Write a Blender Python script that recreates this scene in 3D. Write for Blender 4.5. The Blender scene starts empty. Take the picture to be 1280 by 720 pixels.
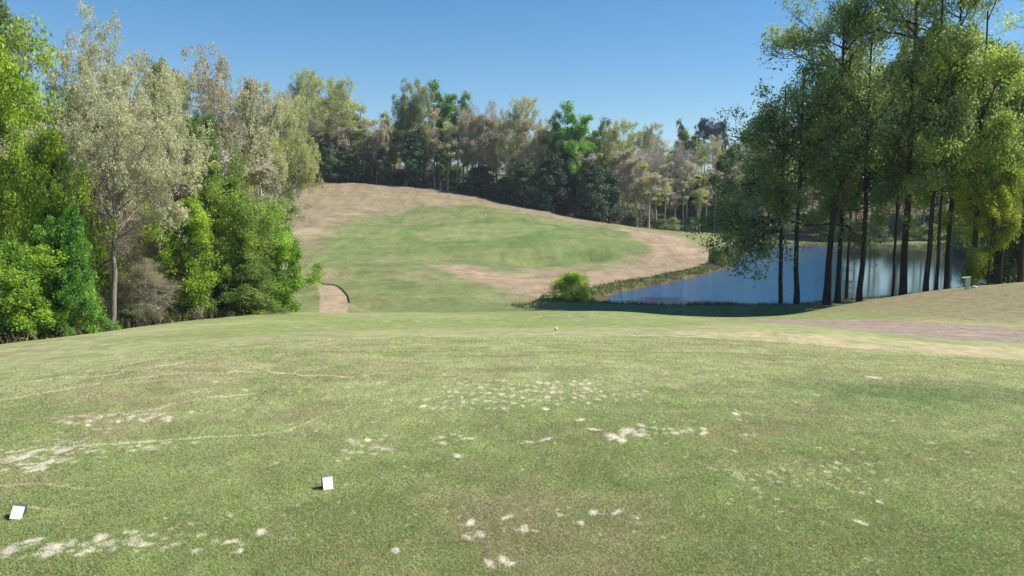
import bpy, math, numpy as np
from mathutils import Vector, Matrix
R = math.radians
rng = np.random.default_rng(7)
scene = bpy.context.scene
COL = scene.collection

# ------------------------------------------------------------------ camera maths
F = 1000.0; EYE = 2.2; HZ = 262.0          # focal length in photo pixels, eye height, horizon row
PITCH = math.atan((360 - HZ) / F)
def ray(px, py):
    a = (px - 640) / F; b = (360 - py) / F
    d = np.array([a, math.cos(PITCH) + b * math.sin(PITCH), -math.sin(PITCH) + b * math.cos(PITCH)])
    return d / d[1]
def at(px, py, Y):
    d = ray(px, py) * Y
    return np.array([d[0], Y, EYE + d[2]])

# ------------------------------------------------------------------ noise
def vnoise(x, y, seed=0):
    xi = np.floor(x).astype(np.int64); yi = np.floor(y).astype(np.int64)
    fx = x - xi; fy = y - yi
    fx = fx * fx * (3 - 2 * fx); fy = fy * fy * (3 - 2 * fy)
    def h(a, b):
        n = (a * 374761393 + b * 668265263 + seed * 1442695041) & 0xffffffff
        n = ((n ^ (n >> 13)) * 1274126177) & 0xffffffff
        n = n ^ (n >> 16)
        return (n & 0xffff) / 65535.0
    return (h(xi, yi) * (1 - fx) + h(xi + 1, yi) * fx) * (1 - fy) + (h(xi, yi + 1) * (1 - fx) + h(xi + 1, yi + 1) * fx) * fy
def fbm(x, y, seed=0, octv=4):
    s = 0; a = 0.5; t = 0
    for i in range(octv):
        s = s + a * vnoise(x * 2 ** i + 17.3 * i, y * 2 ** i - 9.1 * i, seed + i); t += a; a *= 0.55
    return s / t
def smooth(e0, e1, v):
    t = np.clip((v - e0) / (e1 - e0), 0, 1); return t * t * (3 - 2 * t)

# ------------------------------------------------------------------ terrain control points
cp = []
def P(px, py, Y): cp.append(at(px, py, Y))
def Wp(x, y, z): cp.append(np.array([x, y, z], float))
for x in (-9, -4.5, 0, 4.5, 9):
    for y in (-14, -6, 0, 4, 7): Wp(x, y, 0)
for y in (-14, 0): Wp(-25, y, -1.0); Wp(25, y, 0.0); Wp(-60, y, -3); Wp(70, y, 0)
for x in (-25, 0, 25): Wp(x, -30, 0.2)
for a in ((200,450,12.4),(420,450,12.6),(640,450,12.8),(860,450,12.8),(1060,452,13),(1280,457,14),
          (640,430,17),(420,430,18),(860,430,18),(1060,438,18.5),(1280,442,21),
          (640,412,30),(420,412,30),(640,403,37),(420,402,37),(640,396,42),(640,391.5,46),(760,389,45),
          (520,391.5,46),(380,394,43),(260,399,37),(130,417,28),(60,430,23.5),(0,448,20),(0,490,12.5),
          (200,425,22),(760,403,34),(860,412,25),(860,397,40),(940,399.5,38),
          (1280,426,26),(1280,405,31),(1280,380,38),(1280,353,47),(1150,402,31),(1150,382,40),(1150,366,48),
          (1210,360,48),(1000,413,23),(1000,403,33),(1000,393,42),(1060,380,46),
          (30,434,38),(130,414,42),(240,398,46),(350,390,52),
          (415,391,58),(415,375,66),(405,358,76),(396,352,84),(380,382,61),(440,375,64),(372,392,54),
          (500,386,60),(500,370,67),(500,350,80),(500,330,95),(500,300,120),(500,280,138),(430,262,150),(440,229,176),
          (345,250,150),(352,270,132),(362,292,118),(380,320,100),(400,340,88),(540,236,176),(610,249,173),(680,264,169),(740,276,167),
          (800,285,170),(860,290,178),(900,291,184),(960,293,190),
          (560,385,60),(620,384,60),(680,386,58),(600,360,74),(640,366,72),(600,340,88),(650,332,100),(700,322,106),
          (560,300,122),(605,282,140),(640,300,124),(700,284,140),(700,300,122),(760,300,122),(790,318,110),(640,345,88),(700,352,82),(760,350,82),(820,340,92),
          (888,325,106),(885,310,120),(840,298,138),(830,290,155),(940,300,168),(605,268,152),(520,262,155),
          (800,393,50),(860,398.5,49),(940,400.5,48),(1000,393.5,50),(860,397,54),(940,398,53),(1240,305,125),(1250,300,150),(1100,301,178)): P(*a)
for a in ((-40,60,-5),(-60,60,-4.5),(-45,90,-4),(-30,80,-4.8),(-60,120,0),(-55,150,5),(-80,176,9),(-34,45,-5),(-60,35,-4.5),
          (-35,205,8),(-8,205,5),(10,200,3),(30,205,0),(55,215,-1),(110,200,-2),(140,150,-2),(120,80,-2),(80,60,-1.6),(52,60,-3.2),
          (-60,260,12),(0,260,12),(60,260,7),(120,260,3),(-60,340,16),(0,340,17),(45,340,15),(110,340,13),(200,340,10),
          (29,54,-4.2),(42,62,-4.0),(20,100,-5.6),(30,130,-5.6),(30,80,-5.6),(25,70,-5.6),(60,100,-5.5),(45,130,-5.5),(56,150,-5.5),(20,56,-5.0),(12,57,-5.05)): Wp(*a)
cp = np.array(cp)
WATER = -5.2
wpx = [(742,382),(775,384.5),(850,386),(930,385.5),(1000,384),(1060,379),(1120,374),(1180,367),(1240,357),(1262,340),(1250,318),
       (1190,310),(1100,307.5),(1010,306.5),(960,308),(938,312),(930,322),(914,334),(885,343),(840,354),(800,361),(765,370),(748,377)]
def on_plane(px, py, z):
    d = ray(px, py); t = (z - EYE) / d[2]; return np.array([d[0] * t, t])
POND = np.array([on_plane(px, py, WATER) for px, py in wpx])

S_ = 30.0
def _k(r2): return 0.5 * r2 * np.log(r2 + 1e-9)
n = len(cp); A = np.zeros((n + 3, n + 3))
X = cp[:, :2] / S_
d2 = ((X[:, None] - X[None]) ** 2).sum(-1)
A[:n, :n] = _k(d2) + np.eye(n) * 2e-4
A[:n, n] = 1; A[:n, n + 1:] = X; A[n, :n] = 1; A[n + 1:, :n] = X.T
Wt = np.linalg.solve(A, np.concatenate([cp[:, 2], np.zeros(3)]))

def poly_sd(x, y, poly, pad=1e9):
    """signed distance, positive inside; only within pad of the bounding box"""
    out = np.full(x.shape, -pad if pad < 1e8 else -1e6, float)
    lo = poly.min(0) - pad; hi = poly.max(0) + pad
    m = (x > lo[0]) & (x < hi[0]) & (y > lo[1]) & (y < hi[1])
    xs = x[m]; ys = y[m]
    if xs.size == 0: return out
    dist = np.full(xs.shape, 1e12); ins = np.zeros(xs.shape, bool)
    k = len(poly)
    for i in range(k):
        ax, ay = poly[i]; bx, by = poly[(i + 1) % k]
        ex, ey = bx - ax, by - ay
        t = np.clip(((xs - ax) * ex + (ys - ay) * ey) / (ex * ex + ey * ey + 1e-12), 0, 1)
        dist = np.minimum(dist, (xs - ax - t * ex) ** 2 + (ys - ay - t * ey) ** 2)
        c = ((ay > ys) != (by > ys))
        with np.errstate(divide='ignore', invalid='ignore'):
            xc = (bx - ax) * (ys - ay) / (by - ay + 1e-15) + ax
        ins ^= c & (xs < xc)
    dd = np.sqrt(dist); out[m] = np.where(ins, dd, -dd)
    return out
def line_d(x, y, pts, pad):
    out = np.full(x.shape, 1e3)
    pts = np.asarray(pts); lo = pts.min(0) - pad; hi = pts.max(0) + pad
    m = (x > lo[0]) & (x < hi[0]) & (y > lo[1]) & (y < hi[1])
    xs = x[m]; ys = y[m]
    if xs.size == 0: return out
    dist = np.full(xs.shape, 1e6)
    for (ax, ay), (bx, by) in zip(pts[:-1], pts[1:]):
        ex, ey = bx - ax, by - ay
        t = np.clip(((xs - ax) * ex + (ys - ay) * ey) / (ex * ex + ey * ey + 1e-12), 0, 1)
        dist = np.minimum(dist, (xs - ax - t * ex) ** 2 + (ys - ay - t * ey) ** 2)
    out[m] = np.sqrt(dist); return out

def height(x, y, pond=True):
    x = np.atleast_1d(np.asarray(x, float)); y = np.atleast_1d(np.asarray(y, float))
    xc = np.clip(x, -110, 220) / S_; yc = np.clip(y, -30, 345) / S_
    z = np.empty(x.shape)
    for s in range(0, x.size, 60000):
        a = xc[s:s + 60000, None] - X[None, :, 0]; b = yc[s:s + 60000, None] - X[None, :, 1]
        r2 = a * a + b * b
        z[s:s + 60000] = _k(r2) @ Wt[:n] + Wt[n] + xc[s:s + 60000] * Wt[n + 1] + yc[s:s + 60000] * Wt[n + 2]
    amp = np.clip((y - 12) / 30, 0.05, 1)
    z += (fbm(x / 9, y / 9, 3) - .5) * 0.35 * amp * smooth(50, 70, y) + (fbm(x / 2.2, y / 2.2, 9) - .5) * 0.06 * np.clip(amp, 0.35, 1)
    # mown hollows below the green
    for hx, hy, sx, sy, dpt in HOLLOWS:
        z -= dpt * np.exp(-((x - hx) / sx) ** 2 - ((y - hy) / sy) ** 2)
    if pond:
        sd = poly_sd(x, y, POND, 14.0) + (fbm(x / 3, y / 3, 21) - .5) * 1.6
        z = np.where(sd > 0, np.minimum(z, WATER - 0.12 - np.minimum(sd * 0.3, 1.5)), z)
        z = np.where((sd <= 0) & (sd > -11), np.maximum(z, WATER + 0.10 + np.minimum(-sd * 0.12, 0.4) - np.maximum(-sd - 4, 0) * .5), z)
        w = smooth(-3.5, 0, sd) * (sd <= 0)
        z = z * (1 - w) + (WATER + 0.12 + np.clip(-sd, 0, 3) * 0.3) * w * 1.0
    return z
HOLLOWS = []
for px, py, Y, sx, sy, dp in ((672, 322, 104, 4.5, 3.0, 1.0), (735, 318, 108, 3.5, 2.5, .8), (600, 312, 112, 7, 3, -.5), (705, 306, 117, 8, 3, -.7), (470, 290, 128, 6, 4, -.5), (640, 274, 148, 9, 3, -.4)):
    q = at(px, py, Y); HOLLOWS.append((q[0], q[1], sx, sy, dp))
HOLLOWS.append((0, 15.6, 18, 1.0, 0.06))

_rt = np.concatenate([np.arange(3, 50, .05), np.arange(50, 420, .25)])
def hit(px, py, ymin=3.0):
    """first point of the ground the pixel's ray meets beyond ymin"""
    d = ray(px, py); t = _rt[_rt >= ymin]
    zz = height(d[0] * t, t); below = (EYE + d[2] * t) <= zz
    i = int(np.argmax(below)) if below.any() else len(t) - 1
    return np.array([d[0] * t[i], t[i], zz[i]])
def hits(pp, ymin=3.0): return np.array([hit(a, b, ymin)[:2] for a, b in pp])

def chaikin(p, n=2):
    p = np.asarray(p, float)
    for _ in range(n):
        q = np.roll(p, -1, 0); p = np.stack([p * .75 + q * .25, p * .25 + q * .75], 1).reshape(-1, 2)
    return p
# ------------------------------------------------------------------ regions, as world polygons
WOODS = np.array([(-400,8),(-60,14),(-24,25),(-20,34),(-16.2,42),(-14.6,47),(-14,52),(-16,58),(-19.5,66),(-27,80),(-36,100),(-43,130),(-46,148),(-44,163),
    (-36,178),(-17.8,179.5),(-5.3,176),(6.9,172),(16.8,170),(27,172),(40,178),(48,187),(64,190),(70,175),(90,170),(115,163),(112,150),(100,110),(80,88),(140,90),(400,80),(400,700),(-400,700)], float)
PUTT = hits([(508,292),(540,283),(600,278.5),(660,279),(700,283.5),(690,289),(650,296),(590,301.5),(530,303)], 90)
FAIR = hits([(405,296),(440,275),(520,260),(600,257),(680,270),(740,282),(815,304),(818,316),(740,335),(640,340),(575,328),(545,335),(590,355),(640,385),(600,389),(440,389.5),(432,365),(425,345),(395,312)], 49)
SOIL = hits([(540,327),(600,345),(680,349),(760,338),(822,321),(818,305),(775,287),(800,289),(850,298),(886,311),(889,328),(850,342),(780,353),(700,363),(640,361),(590,350)], 60)
DRY = hits([(340,250),(380,240),(440,231),(540,238),(620,251),(700,270),(800,287),(870,297),(900,315),(890,335),(800,356),(700,370),(640,372),(600,352),(545,333),(500,300),(440,282),(412,300),(428,345),(400,352),(360,300)], 60)
PATHR = hits([(948,398.5),(1050,399.5),(1150,403),(1290,411),(1500,425)], 20).tolist() + hits([(1500,452),(1290,430),(1200,424.5),(1120,418),(1040,410),(948,402)], 16).tolist()
PATHR = np.array(PATHR)
PATHL = hits([(395,392.5),(400,378),(398,362),(388,352),(396,351),(420,358),(434,371),(438,392.5)], 50)
STRAW = hits([(830,414),(960,415),(1100,424),(1290,433),(1500,450),(1500,470),(1290,455),(1200,446),(1100,438),(960,429),(850,420)], 14)
LOWTEE = hits([(60,437),(130,424),(260,405),(400,398),(640,396),(800,395),(930,402),(900,408),(760,411),(640,411),(500,412),(330,425),(200,432)], 15)

PUTT, FAIR, SOIL, DRY, STRAW, LOWTEE = [chaikin(p) for p in (PUTT, FAIR, SOIL, DRY, STRAW, LOWTEE)]
def to_lin(c):
    c = np.array(c, float) / 255; return np.where(c < 0.04, c / 12.92, ((c + .055) / 1.055) ** 2.4)
C_ROUGH = np.array([.345, .36, .16]); C_LUSH = np.array([.20, .25, .08]); C_STRAW = np.array([.42, .345, .20]); C_SAND = np.array([.62, .55, .41])
C_FAIR = np.array([.185, .215, .08]); C_PUTT = np.array([.20, .225, .09]); C_SOIL = np.array([.34, .25, .165]); C_DRY = np.array([.255, .205, .125])
C_LEAF = np.array([.12, .085, .05]); C_PATH = np.array([.30, .24, .18])

# bare sandy spots and pale runners on the tee, placed on the ground
spots = []   # x, y, rx, ry, ang, strength
placed = []
def cluster(cx, cy, sx, sy, cnt, size, st=1.0, tilt=0.0, ang=0.0, stretch=1.8):
    for _ in range(cnt):
        u, v = rng.uniform(-1, 1, 2) * rng.uniform(.4, 1)
        px = cx + u * sx; py = cy + v * sy + tilt * u * sx
        if any(abs(px - a) < 8.0 * max(.6, size / .04) and abs(py - b) < 3.6 * max(.6, size / .04) for a, b in placed): continue
        placed.append((px, py))
        q = hit(px, max(py, 421)); stretch_ = 1 + (stretch - 1) * min(max(q[1] / 9, .4), 1.3)
        s = size * rng.uniform(.6, 1.15)
        spots.append((q[0], q[1], s * .85, s * min(max(q[1] / 9, .5), 1.3) * rng.uniform(1.2, 1.1 + stretch_ * .7), -ang + rng.normal(0, .35), st * rng.uniform(.6, 1.05)))
cluster(640, 494, 125, 20, 420, .042, 1, -.02)
cluster(690, 488, 150, 20, 140, .036, .9)
cluster(1000, 590, 130, 40, 50, .03, .7)
cluster(1200, 560, 110, 60, 24, .03, .5)
cluster(420, 480, 300, 30, 60, .03, .6)
cluster(765, 492, 60, 9, 34, .040, .8)
cluster(565, 548, 32, 7, 30, .045, .9, -.05)
cluster(785, 543, 30, 9, 40, .05, 1.0, -.08)
cluster(850, 540, 50, 6, 34, .045, .9, -.02)
cluster(455, 560, 42, 14, 26, .045, .8)
cluster(60, 568, 105, 28, 150, .034, .9, -.2, .5, 2.4)
cluster(180, 560, 90, 8, 18, .045, .7, -.1, .5)
cluster(150, 523, 110, 10, 40, .045, .8, -.03)
cluster(110, 683, 130, 16, 80, .042, .85, -.1, .4)
cluster(240, 675, 80, 8, 8, .04, .7)
cluster(330, 500, 100, 20, 22, .035, .5)
cluster(960, 597, 75, 16, 36, .036, .5, .05)
cluster(990, 640, 60, 30, 12, .035, .45)
cluster(560, 620, 560, 90, 130, .022, .6)
cluster(640, 520, 620, 80, 160, .026, .6)
cluster(640, 450, 500, 16, 50, .03, .4)
cluster(720, 398, 60, 2, 6, .03, .5)
for px, py, s in ((327,669,.045),(742,641,.045),(771,642,.045),(795,648,.03),(726,655,.03),(700,645,.03),(655,662,.05),(635,648,.04),(600,668,.045),(585,673,.04),(588,655,.045),
                  (494,690,.035),(612,705,.045),(630,703,.05),(640,707,.03),(1100,628,.03),(920,518,.05),(1092,472,.09),(572,570,.05),(683,549,.05),(660,553,.04),(742,538,.05),(726,525,.05),
                  (70,685,.055),(58,695,.05),(40,680,.05),(12,690,.06),(125,676,.05),(245,690,.03),(290,678,.04),(300,690,.03),(460,550,.045),(479,563,.04),(440,553,.04),(766,546,.08),(784,540,.09),(800,544,.06),
                  (165,521,.05),(148,528,.04),(208,523,.05),(110,533,.04),(62,490,.04),(270,478,.04),(1075,655,.04),(1085,700,.02),(30,572,.07),(60,580,.07),(80,565,.07),(46,588,.06)):
    q = hit(px, py); spots.append((q[0], q[1], s * .8, s * 1.6, rng.normal(0, .4), 1.0))
    for _ in range(2):
        spots.append((q[0] + rng.normal(0, s), q[1] + rng.normal(0, s * .7), s * .6, s * .35, rng.normal(0, .7), .8))
runners = []
for pts, w, st in (([(30,470),(160,462),(250,452)],.02,.7),([(0,484),(60,474),(130,470),(190,461),(240,450)],.05,.9),([(0,500),(60,490),(130,478),(210,468),(320,465),(440,472)],.042,.85),
        ([(70,523),(180,515),(250,498),(330,492)],.03,.6),([(0,580),(40,565),(110,557),(200,552),(300,545)],.03,.7),([(300,545),(360,540),(400,522),(440,508)],.022,.5),
        ([(0,610),(50,606),(120,612)],.02,.5),([(30,634),(70,640)],.02,.5),([(330,449),(380,436),(500,432)],.03,.5),([(180,440),(330,427),(500,421),(640,418),(800,414)],.06,.8),
        ([(740,455),(800,460),(840,470)],.02,.4),([(640,418),(700,416),(760,417),(830,420),(900,423)],.09,.8),([(110,436),(180,427),(260,422)],.05,.55),([(540,470),(620,468)],.02,.4)):
    pts = np.array(pts, float); dense = []
    for a, b in zip(pts[:-1], pts[1:]):
        k = max(2, int(abs(b - a).sum() / 12))
        for i in range(k):
            q = a + (b - a) * i / k; dense.append((q[0] + rng.normal(0, 1.5), q[1] + rng.normal(0, .8)))
    dense.append(tuple(pts[-1])); runners.append((hits(dense, 4), w, st))

def colour(x, y):
    N = lambda s, seed, o=4: fbm(x / s, y / s, seed, o)
    def mix(c, d, m): return c + (d - c) * m[:, None]
    n1 = N(2.6, 31); n2 = N(.55, 32); n3 = N(14, 33); n4 = N(.13, 34, 3)
    c = np.repeat(C_ROUGH[None], x.size, 0)
    c = mix(c, C_LUSH, smooth(.42, .66, n3) * .75)
    c = mix(c, C_STRAW * .78, smooth(.47, .68, n1 * .6 + n2 * .4) * .62 * smooth(60, 20, y))
    c = mix(c, np.array([.24,.175,.11]), smooth(.58, .72, N(1.1, 131)) * .25 * smooth(30, 14, y))
    c = mix(c, C_LUSH * .95, smooth(.50, .70, N(.9, 35)) * .5)
    c = mix(c, C_STRAW * .75, smooth(.56, .8, n4) * .35 * smooth(40, 20, y))
    ln = fbm((x + y * .2) / 6, (y - x * .1) / .35, 77, 3)      # long thin streaks of cut grass
    c = mix(c, C_STRAW * .8, smooth(.58, .8, ln) * .25)
    # drier right foreground, lusher hollow on the right
    c = mix(c, C_STRAW * .8, smooth(2.2, 5.5, x) * smooth(9, 4, y) * .25 * smooth(.35, .6, n1))
    sdd = lambda poly, pad, s, a, seed: poly_sd(x, y, poly, pad) + (N(s, seed) - .5) * a
    m = smooth(0, 2.0, sdd(LOWTEE, 8, 3, 1.5, 41)); c = mix(c, C_LUSH * 1.05, m * .7)
    c = mix(c, C_SAND * .8, m * smooth(.66, .8, N(.5, 47)) * .6)
    m = smooth(-.2, .5, sdd(STRAW, 5, 1.2, 1.6, 42)); c = mix(c, C_STRAW * 1.12, m * (.4 + .6 * smooth(.35, .6, n2)))
    g = hit(1140, 492); m = np.exp(-((x - g[0]) / 1.6) ** 2 - ((y - g[1]) / 1.1) ** 2); c = mix(c, np.array([.11, .19, .06]), m * .6)
    rr = smooth(14, 20, x) * smooth(24, 34, y) * smooth(60, 48, y); c = mix(c, C_STRAW * .62, rr * (.35 + .5 * smooth(.4, .6, N(5, 53))))
    far = smooth(50, 56, y)
    c = mix(c, np.array([.17, .195, .08]), far * .8)
    m = smooth(-3, 4, sdd(DRY, 20, 7, 9, 43)); c = mix(c, C_DRY * 1.05, m)
    c = mix(c, C_STRAW * .8, m * smooth(.52, .7, N(5, 44)) * .6)
    m = smooth(-3, 3.5, sdd(FAIR, 20, 6, 10, 45)) * (.72 + .28 * smooth(.35, .55, N(8, 145))); c = mix(c, C_FAIR, m)
    stripe = fbm((x * .8 + y * .5) / 1.6, (x * .5 - y * .8) / 11, 46, 3)
    c = mix(c, C_STRAW * .75, m * smooth(.46, .66, stripe) * .6 * smooth(115, 80, y))
    c = mix(c, C_PUTT, m * smooth(.5, .75, N(6, 48)) * .5)
    c = mix(c, np.array([.13, .19, .06]), m * smooth(.42, .62, N(9, 49)) * .6)
    m = smooth(-.8, 1.6, sdd(SOIL, 15, 2.5, 5, 50) + .8); c = mix(c, C_SOIL * (1) , m * .92)
    c = mix(c, C_STRAW * .95, m * smooth(.5, .75, fbm(x / 7, y / 1.4, 51)) * .55)
    m = smooth(-1, 1.6, sdd(PUTT, 8, 3, 2, 151)); c = mix(c, C_PUTT * 1.08, m * .75)
    m2 = smooth(-4.0, -.6, poly_sd(x, y, PUTT, 8)) * (1 - m); c = mix(c, np.array([.12, .20, .045]), m2 * .75)
    # pond bank: rank growth, mud at the water's edge
    sdp = poly_sd(x, y, POND, 8) + (N(1.5, 52) - .5) * 1.4
    m = smooth(-3.2, -1.6, sdp); c = mix(c, np.array([.13, .15, .06]), m * .85)
    m = smooth(-.7, 0, sdp); c = mix(c, np.array([.10, .07, .045]), m)
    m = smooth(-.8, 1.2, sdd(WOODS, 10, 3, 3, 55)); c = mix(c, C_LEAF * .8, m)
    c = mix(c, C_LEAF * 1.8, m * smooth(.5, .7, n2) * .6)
    m = smooth(-14, -9, poly_sd(x, y, WOODS, 20)) * (y > 125) * smooth(32, 20, x) * (1 - m) ; m = np.where(poly_sd(x, y, FAIR, 3) > 0, 0, m); c = mix(c, C_DRY, m)
    # paths
    sp = poly_sd(x, y, PATHR, 3) + (N(.8, 60) - .5) * .3
    c = mix(c, C_STRAW * .7, smooth(-.5, -.1, sp) * .6)
    m = smooth(-.05, .1, sp); c = mix(c, C_PATH, m); c = mix(c, C_PATH * 1.3, m * smooth(.5, .7, fbm(x / 4, y / .5, 62)) * .6)
    sp = poly_sd(x, y, PATHL, 4) + (N(.8, 61) - .5) * .25
    m = smooth(-.05, .12, sp); c = mix(c, C_PATH * np.array([1.25, 1.2, 1.1]), m)
    c = c * (1 + smooth(52, 70, y) * ((fbm(x / 1.1, y / 3.2, 201, 3) - .5) * .55 + (fbm((x + y * .35) / 7, (y * .8 - x * .3) / 1.3, 203, 3) - .5) * .35))[:, None]
    # spots and runners
    bare = np.zeros(x.size)
    near = np.where((y > 3) & (y < 50))[0]
    xs = x[near]; ys = y[near]; b = np.zeros(xs.size)
    order = np.argsort(ys); yo = ys[order]; xo = xs[order]
    wob = fbm(xo / .028, yo / .05, 71, 2) - .5
    bo = np.zeros(xo.size)
    for sx, sy, rx, ry, an, st in spots:
        pad = max(rx, ry) * 1.5 + .02
        i0, i1 = np.searchsorted(yo, (sy - pad, sy + pad))
        dx = xo[i0:i1] - sx; dy = yo[i0:i1] - sy
        ca, sa = math.cos(an), math.sin(an)
        u = (dx * ca + dy * sa) / rx; v = (-dx * sa + dy * ca) / ry
        q = smooth(1.35, .35, np.sqrt(u * u + v * v) + wob[i0:i1] * .6) * st
        bo[i0:i1] = np.maximum(bo[i0:i1], q)
    b[order] = bo
    rl = np.zeros(xs.size)
    for pl, w, st in runners:
        dl = line_d(xs, ys, pl, w * 4) + (fbm(xs / .1, ys / .1, 72, 2) - .5) * w
        rl = np.maximum(rl, smooth(w, w * .35, dl) * st * (.7 + .3 * smooth(.3, .55, fbm(xs / .4, ys / .4, 73, 2))))
    bare[near] = b
    # pale dry halo about the bare ground, then the bare ground
    c = mix(c, C_SAND * (1), bare)
    rb = np.zeros(x.size); rb[near] = rl; c = mix(c, np.array([.60, .53, .36]), rb); bare = np.maximum(bare, rb * .8)
    c = c * (.86 + .28 * fbm(x / .3, y / .3, 80, 2))[:, None]
    return np.clip(c, .005, .9), bare

# ------------------------------------------------------------------ helpers: materials, meshes, objects
def new_mat(name):
    m = bpy.data.materials.new(name); m.use_nodes = True; nt = m.node_tree
    for nd in list(nt.nodes): nt.nodes.remove(nd)
    return m, nt, nt.nodes.new('ShaderNodeOutputMaterial')
def nd(nt, t, **k):
    o = nt.nodes.new(t)
    for a, b in k.items(): setattr(o, a, b)
    return o
def simple_mat(name, col, rough=.8, bump=0, scale=20, var=.25, spec=.3):
    m, nt, out = new_mat(name)
    b = nd(nt, 'ShaderNodeBsdfPrincipled'); b.inputs['Roughness'].default_value = rough
    b.inputs['Specular IOR Level'].default_value = spec
    tc = nd(nt, 'ShaderNodeTexCoord'); no = nd(nt, 'ShaderNodeTexNoise'); no.inputs['Scale'].default_value = scale; no.inputs['Detail'].default_value = 5
    nt.links.new(tc.outputs['Object'], no.inputs['Vector'])
    mx = nd(nt, 'ShaderNodeMix', data_type='RGBA'); mx.inputs[0].default_value = 1
    mx.inputs[6].default_value = (*[c * (1 - var) for c in col], 1); mx.inputs[7].default_value = (*[min(c * (1 + var), .9) for c in col], 1)
    nt.links.new(no.outputs['Fac'], mx.inputs[0]); nt.links.new(mx.outputs[2], b.inputs['Base Color'])
    if bump:
        bp = nd(nt, 'ShaderNodeBump'); bp.inputs['Strength'].default_value = bump; bp.inputs['Distance'].default_value = .02
        nt.links.new(no.outputs['Fac'], bp.inputs['Height']); nt.links.new(bp.outputs[0], b.inputs['Normal'])
    nt.links.new(b.outputs[0], out.inputs[0]); return m
def mk_mesh(name, V, Fc, nside, mat=None, attrs=None, smooth_=False):
    """V (n,3); Fc (m,k) index array or list of such arrays"""
    me = bpy.data.meshes.new(name)
    if not isinstance(Fc, list): Fc = [Fc]
    Fc = [f for f in Fc if len(f)]
    loops = np.concatenate([f.ravel() for f in Fc]).astype(np.int32)
    sizes = np.concatenate([np.full(len(f), f.shape[1], np.int32) for f in Fc])
    starts = np.concatenate([[0], np.cumsum(sizes)[:-1]]).astype(np.int32)
    me.vertices.add(len(V)); me.vertices.foreach_set('co', np.ascontiguousarray(V, np.float32).ravel())
    me.loops.add(len(loops)); me.loops.foreach_set('vertex_index', loops)
    me.polygons.add(len(sizes)); me.polygons.foreach_set('loop_start', starts); me.polygons.foreach_set('loop_total', sizes)
    if smooth_: me.polygons.foreach_set('use_smooth', np.ones(len(sizes), bool))
    me.update(calc_edges=True)
    for k, (typ, data) in (attrs or {}).items():
        a = me.attributes.new(k, typ, 'POINT')
        if typ == 'FLOAT_COLOR':
            d = np.ones((len(V), 4), np.float32); d[:, :3] = data; a.data.foreach_set('color', d.ravel())
        else: a.data.foreach_set('value', np.ascontiguousarray(data, np.float32))
    if mat: me.materials.append(mat)
    return me
def link(name, me, parent=None, **props):
    o = bpy.data.objects.new(name, me); COL.objects.link(o)
    if parent: o.parent = parent
    for k, v in props.items(): o[k] = v
    return o
def tag(o, label, cat, group=None):
    o['label'] = label; o['category'] = cat
    if group: o['group'] = group
    return o
def box(cx, cy, cz, sx, sy, sz):
    v = np.array([(x, y, z) for x in (-1, 1) for y in (-1, 1) for z in (-1, 1)], float) * np.array([sx, sy, sz]) / 2 + np.array([cx, cy, cz])
    f = np.array([(0,1,3,2),(4,6,7,5),(0,4,5,1),(2,3,7,6),(0,2,6,4),(1,5,7,3)]); return v, f
def bevel(o, w=.005, seg=2):
    m = o.modifiers.new('bev', 'BEVEL'); m.width = w; m.segments = seg

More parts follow.
